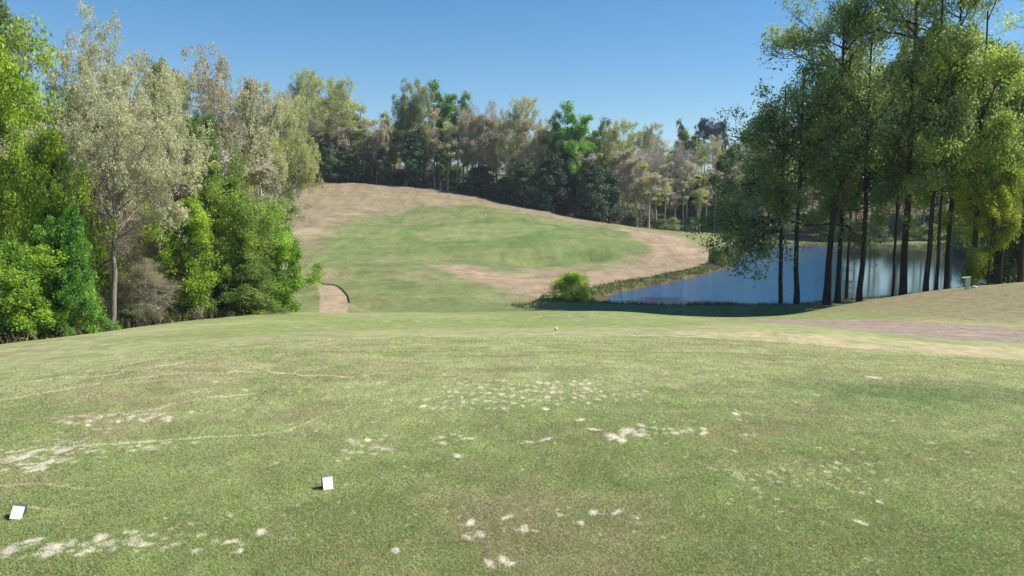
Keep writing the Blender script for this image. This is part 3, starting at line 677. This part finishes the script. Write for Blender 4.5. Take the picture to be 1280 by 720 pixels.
# --- far wood on the crest, left to right
row = [('oak_far_c', 352, 160, 118, 70, BUD, 'pale budding tree where the left wood meets the bare hill'),
 ('oak_far_a', 380, 186, 88, 70, BUDY, 'thin olive treetop showing over the cream oak, left of the crest'),
 ('oak_far_b', 372, 172, 130, 70, BUDT, 'tan budding tree low over the left end of the bare crest'),
 ('cedar', 403, 176, 165, 34, CEDAR, 'narrow dark cedar at the left end of the bare crest'),
 ('oak_far_a', 424, 180, 98, 92, BUDY, 'wide yellow-green oak with visible dark fork at the left of crest'),
 ('oak_far_b', 455, 184, 128, 62, BUDY, 'lower yellow oak right of the wide forked oak'),
 ('oak_far_c', 472, 178, 150, 40, BUDT, 'short rusty budding tree by the gap in the skyline'),
 ('green_far', 488, 192, 140, 44, OLIVE, 'dull olive tree in the skyline gap left of the tallest crest trees'),
 ('oak_far_c', 507, 180, 98, 60, (.33,.42,.22), 'blue-green thin-leaved tree tallest on the crest'),
 ('oak_far_b', 532, 184, 106, 56, BUDY, 'yellow-green tree between blue-green and bright green crest trees'),
 ('green_far', 556, 188, 104, 62, (.18,.36,.09), 'bright green topped tree high on the middle crest'),
 ('green_far', 580, 186, 118, 46, (.24,.38,.12), 'light green tree right of the bright green crest tree'),
 ('bare_far', 598, 180, 126, 52, TAN, 'grey bare-limbed tree over the crest left of the flag'),
 ('bare_far', 620, 184, 132, 46, TAN, 'second grey bare-limbed tree directly behind the flag'),
 ('oak_far_a', 645, 178, 122, 74, BUD, 'large cream oak with dark fork right of the flag'),
 ('oak_far_c', 672, 182, 150, 44, BUDT, 'tan budding tree between cream oak and dark-leaved tree'),
 ('green_far', 692, 178, 142, 48, (.18,.34,.09), 'mid green tree left of the brightest green tree'),
 ('green_far', 722, 176, 130, 66, (.2,.45,.08), 'brightest green tree in the middle of the far wood'),
 ('green_far', 745, 190, 150, 44, G_DARK, 'dark green tree just right of the brightest green tree'),
 ('oak_far_a', 764, 178, 150, 66, BUDY, 'round yellow budding oak left of the purple-grey trees'),
 ('bare_far', 786, 180, 190, 50, (.44, .34, .28), 'pinkish bare tree at the foot of the yellow oak'),
 ('bare_far', 806, 190, 188, 46, TAN, 'leftmost purple-grey bare tree beyond the pond bank'),
 ('bare_far', 828, 188, 186, 50, (.42, .36, .33), 'middle purple-grey bare tree beyond the pond bank'),
 ('bare_far', 852, 192, 182, 50, (.42, .36, .33), 'rightmost purple-grey bare tree beyond the pond bank'),
 ('oak_far_b', 874, 196, 196, 46, OLIVE, 'olive tree right of the purple-grey bare trees'),
 ('green_far', 903, 192, 180, 56, (.17, .24, .05), 'yellow-green tree just left of the dark pond trees'),
 ('green_far', 930, 194, 205, 50, G_MID, 'green tree half behind the dark pond trees foliage')]
for pn, px, Y, tp, w, col, lb in row: T(pn, px, Y, tp, w, col, lb)
for pn, px, Y, tp, w, col, lb in (('cedar', 436, 178, 190, 30, CEDAR, 'dark low evergreen beneath the wide forked oak'), ('cedar', 478, 179, 185, 26, CEDAR, 'slim evergreen below the skyline gap'),
  ('cedar', 520, 179, 165, 34, (.10,.19,.11), 'dark evergreen below the blue-green crest tree'), ('green_far', 551, 177, 188, 32, (.09, .19, .045), 'low bright green sapling on the crest left of the flag'),
  ('cedar', 602, 177, 208, 40, CEDAR, 'broad dark evergreen directly above the flag'), ('cedar', 655, 172, 205, 36, CEDAR, 'dark evergreen at the foot of the large cream oak'),
  ('cedar', 690, 171, 195, 38, (.10,.16,.09), 'dark evergreen below the mid green tree'), ('cedar', 708, 176, 186, 40, (.09,.16,.10), 'tall dark evergreen left of the brightest green tree'),
  ('cedar', 742, 169, 206, 38, CEDAR, 'dark blue-green evergreen left of the yellow oak'), ('cedar', 760, 170, 215, 34, (.12,.18,.1), 'low dark evergreen beneath the yellow oak'),
  ('cedar', 632, 174, 222, 30, CEDAR, 'low dark evergreen right of the flag')):
    T(pn, px, Y, tp, w, col, lb)
bp_ = ['oak_far_a', 'oak_far_b', 'oak_far_c', 'bare_far', 'green_far', 'pine_far']; bc_ = [BUDY, BUDT, OLIVE, TAN, G_MID, G_DARK]
for k in range(64):      # fill of the crest wood behind the front row
    px = 350 + k * 9.4 + rng.normal(0, 5); Y = rng.uniform(184, 215)
    top = np.interp(px, [350, 420, 480, 560, 660, 760, 860, 950], [125, 125, 155, 125, 150, 172, 200, 200]) + rng.uniform(0, 30)
    j = rng.integers(0, 6); T(bp_[j], px, Y, top, rng.uniform(38, 60), bc_[j], 'tree filling in behind the front row of the far wood', 'trees behind the front row of the far wood')
for k in range(62):      # slim trunks standing at the edge
    px = 395 + k * 8.7 + rng.normal(0, 3); Y = np.interp(px, [400, 540, 680, 800, 950], [179, 179, 173, 173, 191]) + rng.uniform(0, 4)
    top = np.interp(px, [395, 420, 480, 520, 560, 660, 760, 860, 950], [150, 140, 165, 125, 135, 150, 175, 200, 205]) + rng.uniform(0, 30)
    T('trunk_far', px, Y, top, rng.uniform(20, 34), [BUDT, TAN, BUDY, BUD][rng.integers(0, 4)], 'slim pale-trunked tree standing at the edge of the far wood', 'slim trees at the edge of the far wood', lean=(R(rng.normal(0, 2)), 0))
for k in range(46):      # farther ridge
    px = 640 + k * 9 + rng.normal(0, 6); Y = rng.uniform(270, 335)
    top = np.interp(px, [640, 760, 820, 880, 960], [172, 165, 155, 162, 160]) + rng.uniform(0, 42)
    j = rng.integers(0, 5); T(bp_[j], px, Y, top, rng.uniform(28, 44), bc_[j], 'small distant tree on the farther ridge', 'trees on the farther ridge')
T('pine_far', 878, 330, 148, 26, (.045, .065, .07), 'left dark pine on the distant skyline')
T('pine_far', 896, 335, 151, 24, (.045, .065, .07), 'right dark pine on the distant skyline')
T('green_far', 850, 325, 150, 22, (.09, .15, .04), 'small green treetop on the skyline left of the dark pines')
T('oak_far_a', 810, 320, 153, 34, BUD, 'pale treetop on the skyline right of the yellow oak')
for k in range(40):      # wood across the pond, seen between the right-hand trunks
    px = 935 + k * 11 + rng.normal(0, 4); Y = rng.uniform(196, 225) if px < 1030 else rng.uniform(174, 196) if px < 1210 else rng.uniform(122, 160)
    top = rng.uniform(150, 200) if px < 1040 else rng.uniform(40, 130)
    j = rng.integers(0, 6); T(bp_[j], px, Y, top, rng.uniform(50, 75), [G_DARK, OLIVE, G_MID, TAN, G_MID, G_DARK][j], 'tree across the pond seen between the right-hand trunks', 'trees across the pond')

# --- right group on the near shore of the pond
PD = (.27, .38, .13); PM = (.40, .51, .17); PB = (.42, .56, .11)
def RT(pn, px, Y, tp, w, col, lb, **k): T(pn, px, Y, tp, w, col, lb, **k)
RT('pond_tree_c', 978, 61, 92, 215, PD, 'slender trunked tree at the left end of the pond group')
RT('pond_tree_b', 997, 59.5, 40, 150, PM, 'second trunk from the left of the pond group, close beside the first')
RT('pond_tree_a', 1036, 58, -60, 220, PD, 'thick dark trunk leaning slightly, third in the pond group', lean=(R(1.5), 0))
RT('pond_tree_b', 1050, 59.5, 20, 150, PM, 'dark trunk just right of the thick leaning one')
RT('slim_tree', 1061, 62, 60, 100, PM, 'thin dark trunk behind the pair of thick trunks')
RT('pond_tree_b', 1078, 57, -30, 160, PD, 'single dark trunk standing alone between two clusters by the pond')
RT('slim_tree', 1118, 58, 80, 90, PM, 'thin trunk left of the thickest dark trunk')
RT('pond_tree_a', 1132, 55, -150, 235, PM, 'thickest and tallest dark trunk in the middle of the pond group')
RT('pond_tree_b', 1161, 52, -80, 150, PM, 'dark trunk right of the thickest trunk')
RT('slim_tree', 1172, 51.5, 30, 110, PB, 'thin lighter trunk in the row of three')
RT('pond_tree_a', 1186, 53, -110, 170, PM, 'tall trunk on the right of the row of three')
RT('pond_tree_b', 1217, 51, -40, 150, PB, 'dark trunk standing right behind the pale post')
RT('lush_b', 1238, 50, 196, 84, G_YEL, 'small yellow-green tree in front of the right-hand trunks')
RT('pond_tree_c', 1250, 54, 30, 190, PB, 'bright green leaning tree near the right edge', lean=(R(5), 0))
RT('pond_tree_b', 1278, 53, -20, 160, PB, 'dark trunk on the very right edge of the view')
RT('lush_c', 1262, 62, 270, 110, G_DARK, 'low dark tree beneath the right edge trees')
for px, Y in ((1335, 60), (1480, 62)):
    T('pond_tree_a', px, Y, -30, 170, PB, 'tall tree on the pond shore beyond the right frame', 'trees beyond the right frame')

# --- shrubs
q = hit(714, 383, 52)
plant('bush', at(714, 384, 61)[0], 61, 2.2, 3.5, (.42, .56, .10), 'round bright green willow bush at the near corner of the pond', name='bush', cat='bush')
for px, py, H, W, lb in ((900, 336, 2.3, 2.6, 'pale green waterside shrub on the far bank point'), (914, 330, 1.8, 2.2, 'smaller shrub right of the pale green one on the bank point')):
    t = 7.4 * F / (py - HZ); x = (px - 640) / F * t
    plant('bush', x, t + 1.5, H, W, (.30, .36, .12), lb, name='bush', cat='bush')
sc_ = [('brush', -28, 46)]
for k in range(60):      # brushwood along the wood edges
    if k < 34:
        s = rng.random(); p0 = np.array([(-30, 33), (-22, 38), (-18, 44), (-15.5, 49), (-17, 57)]); f = s * 4; i = min(int(f), 3); p = p0[i] + (p0[i + 1] - p0[i]) * (f - i) + rng.normal(0, .8, 2) + np.array([-1.2, 1.0])
        plant('brush', p[0], p[1], rng.uniform(1.2, 2.8), rng.uniform(2, 3.4), [G_MID, OLIVE, TAN][k % 3], 'twiggy undergrowth bush along the foot of the left wood', 'bushes along the foot of the left wood', name='bush', cat='bush')
    else:
        px = 400 + (k - 34) * 20 + rng.normal(0, 4); yy = np.interp(px, [400, 540, 680, 800, 960], [179, 179.5, 172.5, 173, 192]) + 2
        plant('brush', (px - 640) / F * yy, yy, rng.uniform(1.6, 3.6), rng.uniform(4, 7), [G_MID, G_DARK, OLIVE][k % 3], 'low dark bush along the foot of the far wood', 'bushes along the foot of the far wood', name='bush', cat='bush')

for k in range(44):
    px = 935 + k * 8 + rng.normal(0, 3); yy = (198 if px < 1030 else 172 if px < 1200 else 128) + rng.uniform(0, 6)
    plant('brush', (px - 640) / F * yy, yy, rng.uniform(3, 6), rng.uniform(6, 10), [G_DARK, CEDAR, OLIVE][k % 3], 'low dark bush along the far shore of the pond', 'bushes along the far shore of the pond', name='bush', cat='bush')
for k in range(44):
    px = 350 + k * 13 + rng.normal(0, 3); yy = np.interp(px, [400, 540, 680, 800, 960], [192, 190, 184, 184, 202]) + rng.uniform(0, 6)
    plant('brush', (px - 640) / F * yy, yy, rng.uniform(4, 7), rng.uniform(8, 12), [OLIVE, OLIVE, G_MID, TAN][k % 4], 'tall dark thicket behind the first trees of the far wood', 'thickets within the far wood', name='bush', cat='bush')
# rank growth along the pond bank and wood floor litter, each one mass
def tufts(name, pts, hmin, hmax, wd, cols, label, per=14, seed=1):
    rg = np.random.default_rng(seed); pts = np.asarray(pts); N = len(pts) * per
    c0 = np.repeat(pts, per, 0) + rg.normal(0, wd, (N, 2)); z = height(c0[:, 0], c0[:, 1])
    ok = z > WATER - .1; c0 = c0[ok]; z = z[ok]; N = len(c0)
    h = rg.uniform(hmin, hmax, N); w = h * .09 + .012; an = rg.uniform(0, 6.28, N); la = rg.uniform(0, 6.28, N); ln = h * rg.uniform(.1, .8, N)
    V = np.empty((N, 3, 3)); V[:, 0] = np.stack([c0[:, 0] - np.cos(an) * w, c0[:, 1] - np.sin(an) * w, z - .02], 1); V[:, 1] = np.stack([c0[:, 0] + np.cos(an) * w, c0[:, 1] + np.sin(an) * w, z - .02], 1)
    V[:, 2] = np.stack([c0[:, 0] + np.cos(la) * ln, c0[:, 1] + np.sin(la) * ln, z + h], 1)
    cols = np.array(cols); c = cols[rg.integers(0, len(cols), N)] * rg.uniform(.6, 1.4, N)[:, None]
    me = mk_mesh(name, V.reshape(-1, 3), np.arange(N * 3).reshape(-1, 3), 3, bpy.data.materials['grass_blades'], {'Col': ('FLOAT_COLOR', np.repeat(c, 3, 0))})
    o = link(name, me, kind='stuff'); o['label'] = label; o['category'] = 'plants'
def along(poly, i0, i1, step, off):
    res = []
    for i in range(i0, i1):
        a = poly[i % len(poly)]; b = poly[(i + 1) % len(poly)]; L = np.linalg.norm(b - a); t = (b - a) / L; nn = np.array([t[1], -t[0]])
        m_ = (a + b) / 2 + nn * .5
        if poly_sd(np.array([m_[0]]), np.array([m_[1]]), POND)[0] > 0: nn = -nn
        for s in np.arange(0, L, step): res.append(a + t * s + nn * rng.uniform(off[0], off[1]))
    return res
bank = along(POND, 15, 23, .12, (.2, 2.4)) + along(POND, 11, 15, .4, (.2, 1.6)) + along(POND, 0, 8, .15, (.1, 1.2))
bank += [on_plane(rng.uniform(640, 745), rng.uniform(374, 381), WATER + .2) + rng.normal(0, .3, 2) for _ in range(50)]
tufts('bank_weeds', bank, .08, .34, .22, [(.15, .19, .06), (.10, .13, .05), (.28, .24, .13), (.17, .21, .08)], 'rank weeds and dry stems lining the pond bank', 16, 4)
wl = []
while len(wl) < 1500:
    x, y = rng.uniform(-45, -12), rng.uniform(27, 66)
    if poly_sd(np.array([x]), np.array([y]), WOODS)[0] > .3: wl.append((x, y))
tufts('undergrowth', wl, .15, .7, .35, [(.14, .11, .07), (.20, .15, .10), (.08, .10, .04), (.10, .08, .05)], 'dry stems and leaf litter on the floor of the left wood', 12, 5)

# ------------------------------------------------------------------ small things
M_WHITE = simple_mat('white_paint', (.9, .89, .89), .5, .05, 30, .05); M_WOOD = simple_mat('weathered_timber', (.10, .085, .072), .9, .5, 25, .4)
M_YEL = simple_mat('yellow_paint', (.80, .75, .30), .5, 0, 10, .05); M_POST = simple_mat('pale_plastic', (.50, .56, .50), .6, .05, 10, .1)
M_BLK = simple_mat('black_paint', (.02, .02, .02), .5); M_ROCK = simple_mat('pale_stone', (.5, .48, .44), .9, .5, 12, .3)
def wedge(w, d, h, slope):
    # timber block, front face leaning back by slope
    v = [(-w/2, -d/2, -.03), (w/2, -d/2, -.03), (w/2, d/2, -.03), (-w/2, d/2, -.03), (-w/2, -d/2 + slope, h), (w/2, -d/2 + slope, h), (w/2, d/2, h * .93), (-w/2, d/2, h * .93)]
    f = [(0,3,2,1),(4,5,6,7),(0,1,5,4),(1,2,6,5),(2,3,7,6),(3,0,4,7)]; return v, f
def marker(px, py, w, d, h, slope, rz, label, tilt=0):
    q = hit(px, py); e = link('tee_marker', None); e.location = q; e.rotation_euler = (0, tilt, rz); tag(e, label, 'tee marker', 'white tee markers on the near tee')
    v, f = wedge(w, d, h, slope); me = bpy.data.meshes.new('block'); me.from_pydata(v, [], f); me.materials.append(M_WOOD); o = link('block', me, e); bevel(o, .003)
    a = Vector((0, slope, h + .03)).normalized(); nn = Vector((0, -a.z, a.y)); base = Vector((0, -d/2, -.03))
    L = (Vector((0, -d/2 + slope, h)) - base).length
    pv = []
    for off in (.0, .006):
        for s, t in ((-1, .035), (1, .035), (1, L - .001), (-1, L - .001)): pv.append(base + Vector((s * w * .485, 0, 0)) + a * t + nn * off)
    me = bpy.data.meshes.new('painted_face'); me.from_pydata(pv, [], [(3,2,1,0),(4,5,6,7),(0,1,5,4),(1,2,6,5),(2,3,7,6),(3,0,4,7)]); me.materials.append(M_WHITE); link('painted_face', me, e)
marker(409.5, 613, .080, .09, .095, .05, R(24), 'upright white-faced tee marker nearer the middle of the tee')
marker(22, 650, .078, .12, .085, .055, R(15), 'white-faced timber tee marker on its side near the left edge', tilt=R(12))
# yellow marker on the lower tee
q = hit(695, 413.5, 20); import bmesh
def uv(name, r, sz, mat, parent=None, seg=20):
    bm = bmesh.new(); bmesh.ops.create_uvsphere(bm, u_segments=seg, v_segments=12, radius=r)
    for v in bm.verts: v.co.z *= sz
    me = bpy.data.meshes.new(name); bm.to_mesh(me); bm.free(); me.materials.append(mat)
    for p in me.polygons: p.use_smooth = True
    return link(name, me, parent)
def marker_dome(px, py, ymin, r, mat, label, cat, name):
    q = hit(px, py, ymin); e = link(name, None); e.location = q; tag(e, label, cat)
    o = uv('ball', r, .9, mat, e); o.location = (0, 0, r * 1.15)
    bm = bmesh.new(); bmesh.ops.create_cone(bm, segments=12, radius1=.012, radius2=.012, depth=r); me = bpy.data.meshes.new('spike'); bm.to_mesh(me); bm.free(); me.materials.append(M_WOOD); o = link('spike', me, e); o.location = (0, 0, .02)
marker_dome(695, 413.5, 18, .06, M_YEL, 'pale yellow ball tee marker on the lower tee', 'tee marker', 'tee_marker')
marker_dome(894, 295.5, 120, .26, M_BLK, 'tiny black marker on the grass beyond the pond', 'marker', 'black_marker')
# flag on the green
q = hit(604, 282, 110); e = link('golf_flag', None); e.location = q; tag(e, 'pale golf flag standing on the far green', 'golf flag')
bm = bmesh.new(); bmesh.ops.create_cone(bm, segments=10, radius1=.012, radius2=.009, depth=2.2); me = bpy.data.meshes.new('pole'); bm.to_mesh(me); bm.free(); me.materials.append(simple_mat('pole_paint', (.3, .33, .18), .6)); o = link('pole', me, e); o.location.z = 1.08
gv = []; gf = []
for i in range(9):
    for j in range(6):
        u, v = i / 8, j / 5; gv.append((.012 + u * .44, .035 * math.sin(u * 7) * u, 2.16 - v * .36 * (1 - .15 * u) - u * .07))
for i in range(8):
    for j in range(5): a = i * 6 + j; gf.append((a, a + 6, a + 7, a + 1))
me = bpy.data.meshes.new('flag'); me.from_pydata(gv, [], gf); me.materials.append(simple_mat('flag_cloth', (.85, .85, .5), .8, 0, 5, .05)); link('flag', me, e)
# pale post with a hooked cap near the trunks
q = hit(1209, 361.5, 40); e = link('water_post', None); e.location = q; tag(e, 'pale green post with overhanging cap beside the right trunks', 'post')
v, f = box(0, 0, .30, .21, .16, .66); me = bpy.data.meshes.new('post'); me.from_pydata(v.tolist(), [], f.tolist()); me.materials.append(M_POST); bevel(link('post', me, e), .02, 3)
v, f = box(-.10, 0, .665, .46, .20, .07); v[v[:, 0] < -.2, 2] -= .035; me = bpy.data.meshes.new('cap'); me.from_pydata(v.tolist(), [], f.tolist()); me.materials.append(M_POST); bevel(link('cap', me, e), .02, 3)
bm = bmesh.new(); bmesh.ops.create_icosphere(bm, subdivisions=3, radius=.16)
for vv in bm.verts:
    n_ = fbm(np.array([vv.co.x * 9 + 5]), np.array([vv.co.y * 9 + vv.co.z * 7]), 5)[0]; vv.co *= .8 + .4 * n_; vv.co.z *= .6
me = bpy.data.meshes.new('rock'); bm.to_mesh(me); bm.free(); me.materials.append(M_ROCK); o = link('rock', me); q = hit(1218, 360, 40); o.location = q + np.array([0, 0, .04]); tag(o, 'small pale rock right of the hooked post', 'rock')
# dark timber kerb along the left path
kk = [PATHL[3] + (PATHL[4] - PATHL[3]) * .2] + [PATHL[i] for i in (4, 5, 6)] + [PATHL[6] + (PATHL[7] - PATHL[6]) * .35]
kk = np.array(kk); ks = []
for i in range(len(kk) - 1):
    for t in range(6): ks.append(kk[i] + (kk[i + 1] - kk[i]) * t / 6)
ks = np.array(ks); ks[1:-1] = (ks[:-2] + ks[1:-1] + ks[2:]) / 3; ks += np.array([.12, 0])
kk = [(*p_, z_) for p_, z_ in zip(ks, height(ks[:, 0], ks[:, 1]))]
kk = np.array(kk); Pk = kk[None] + np.array([0, 0, .08]); v, f = tubes(Pk, np.full((1, len(kk)), .045), 8)
link('kerb', mk_mesh('kerb', v, f, 4, simple_mat('kerb_timber', (.10, .08, .065), .9, .4, 8, .4), None, True), kind='structure')

# air: far things fade a little
v, f = box(0, 150, 30, 900, 720, 95)
me = bpy.data.meshes.new('haze'); me.from_pydata(v.tolist(), [], f.tolist())
m, nt, out = new_mat('haze'); pv_ = nd(nt, 'ShaderNodeVolumePrincipled'); pv_.inputs['Color'].default_value = (.80, .88, 1, 1); pv_.inputs['Density'].default_value = .0002
nt.links.new(pv_.outputs[0], out.inputs['Volume']); me.materials.append(m); link('haze', me, kind='stuff')['label'] = 'thin spring haze in the air'
# ------------------------------------------------------------------ sky, sun, camera
SUN_EL, SUN_AZ = 48, 86
w = bpy.data.worlds.new('World'); scene.world = w; w.use_nodes = True; nt = w.node_tree
bg = nt.nodes['Background']; sky = nt.nodes.new('ShaderNodeTexSky'); sky.sky_type = 'NISHITA'; sky.sun_disc = False
sky.sun_elevation = R(SUN_EL); sky.sun_rotation = R(SUN_AZ); sky.air_density = 1.0; sky.dust_density = .1; sky.ozone_density = 2.5; sky.altitude = 200
hsv = nt.nodes.new('ShaderNodeHueSaturation'); hsv.inputs['Saturation'].default_value = 1.32; nt.links.new(sky.outputs[0], hsv.inputs['Color']); nt.links.new(hsv.outputs[0], bg.inputs[0]); bg.inputs[1].default_value = .095
sl = bpy.data.lights.new('sun', 'SUN'); sl.energy = 5.0; sl.angle = R(.53); sl.color = (1, .955, .88)
so = link('sun', sl); so.location = (60, 20, 80)
dv = Vector((math.sin(R(SUN_AZ)) * math.cos(R(SUN_EL)), math.cos(R(SUN_AZ)) * math.cos(R(SUN_EL)), math.sin(R(SUN_EL))))
so.rotation_euler = dv.to_track_quat('Z', 'Y').to_euler()
cam = bpy.data.cameras.new('camera'); cam.sensor_width = 36; cam.lens = F / 1280 * 36; cam.clip_end = 12000; cam.clip_start = .05
co = link('camera', cam); co.location = (0, 0, EYE); co.rotation_euler = (math.pi / 2 - PITCH, 0, 0); scene.camera = co
vs = scene.view_settings; vs.view_transform = 'Standard'; vs.look = 'None'; vs.gamma = 1; vs.use_curve_mapping = False; vs.exposure = 0.5
scene.render.engine = 'CYCLES'; scene.cycles.max_bounces = 8; scene.cycles.diffuse_bounces = 5; scene.cycles.transmission_bounces = 6; scene.cycles.glossy_bounces = 2
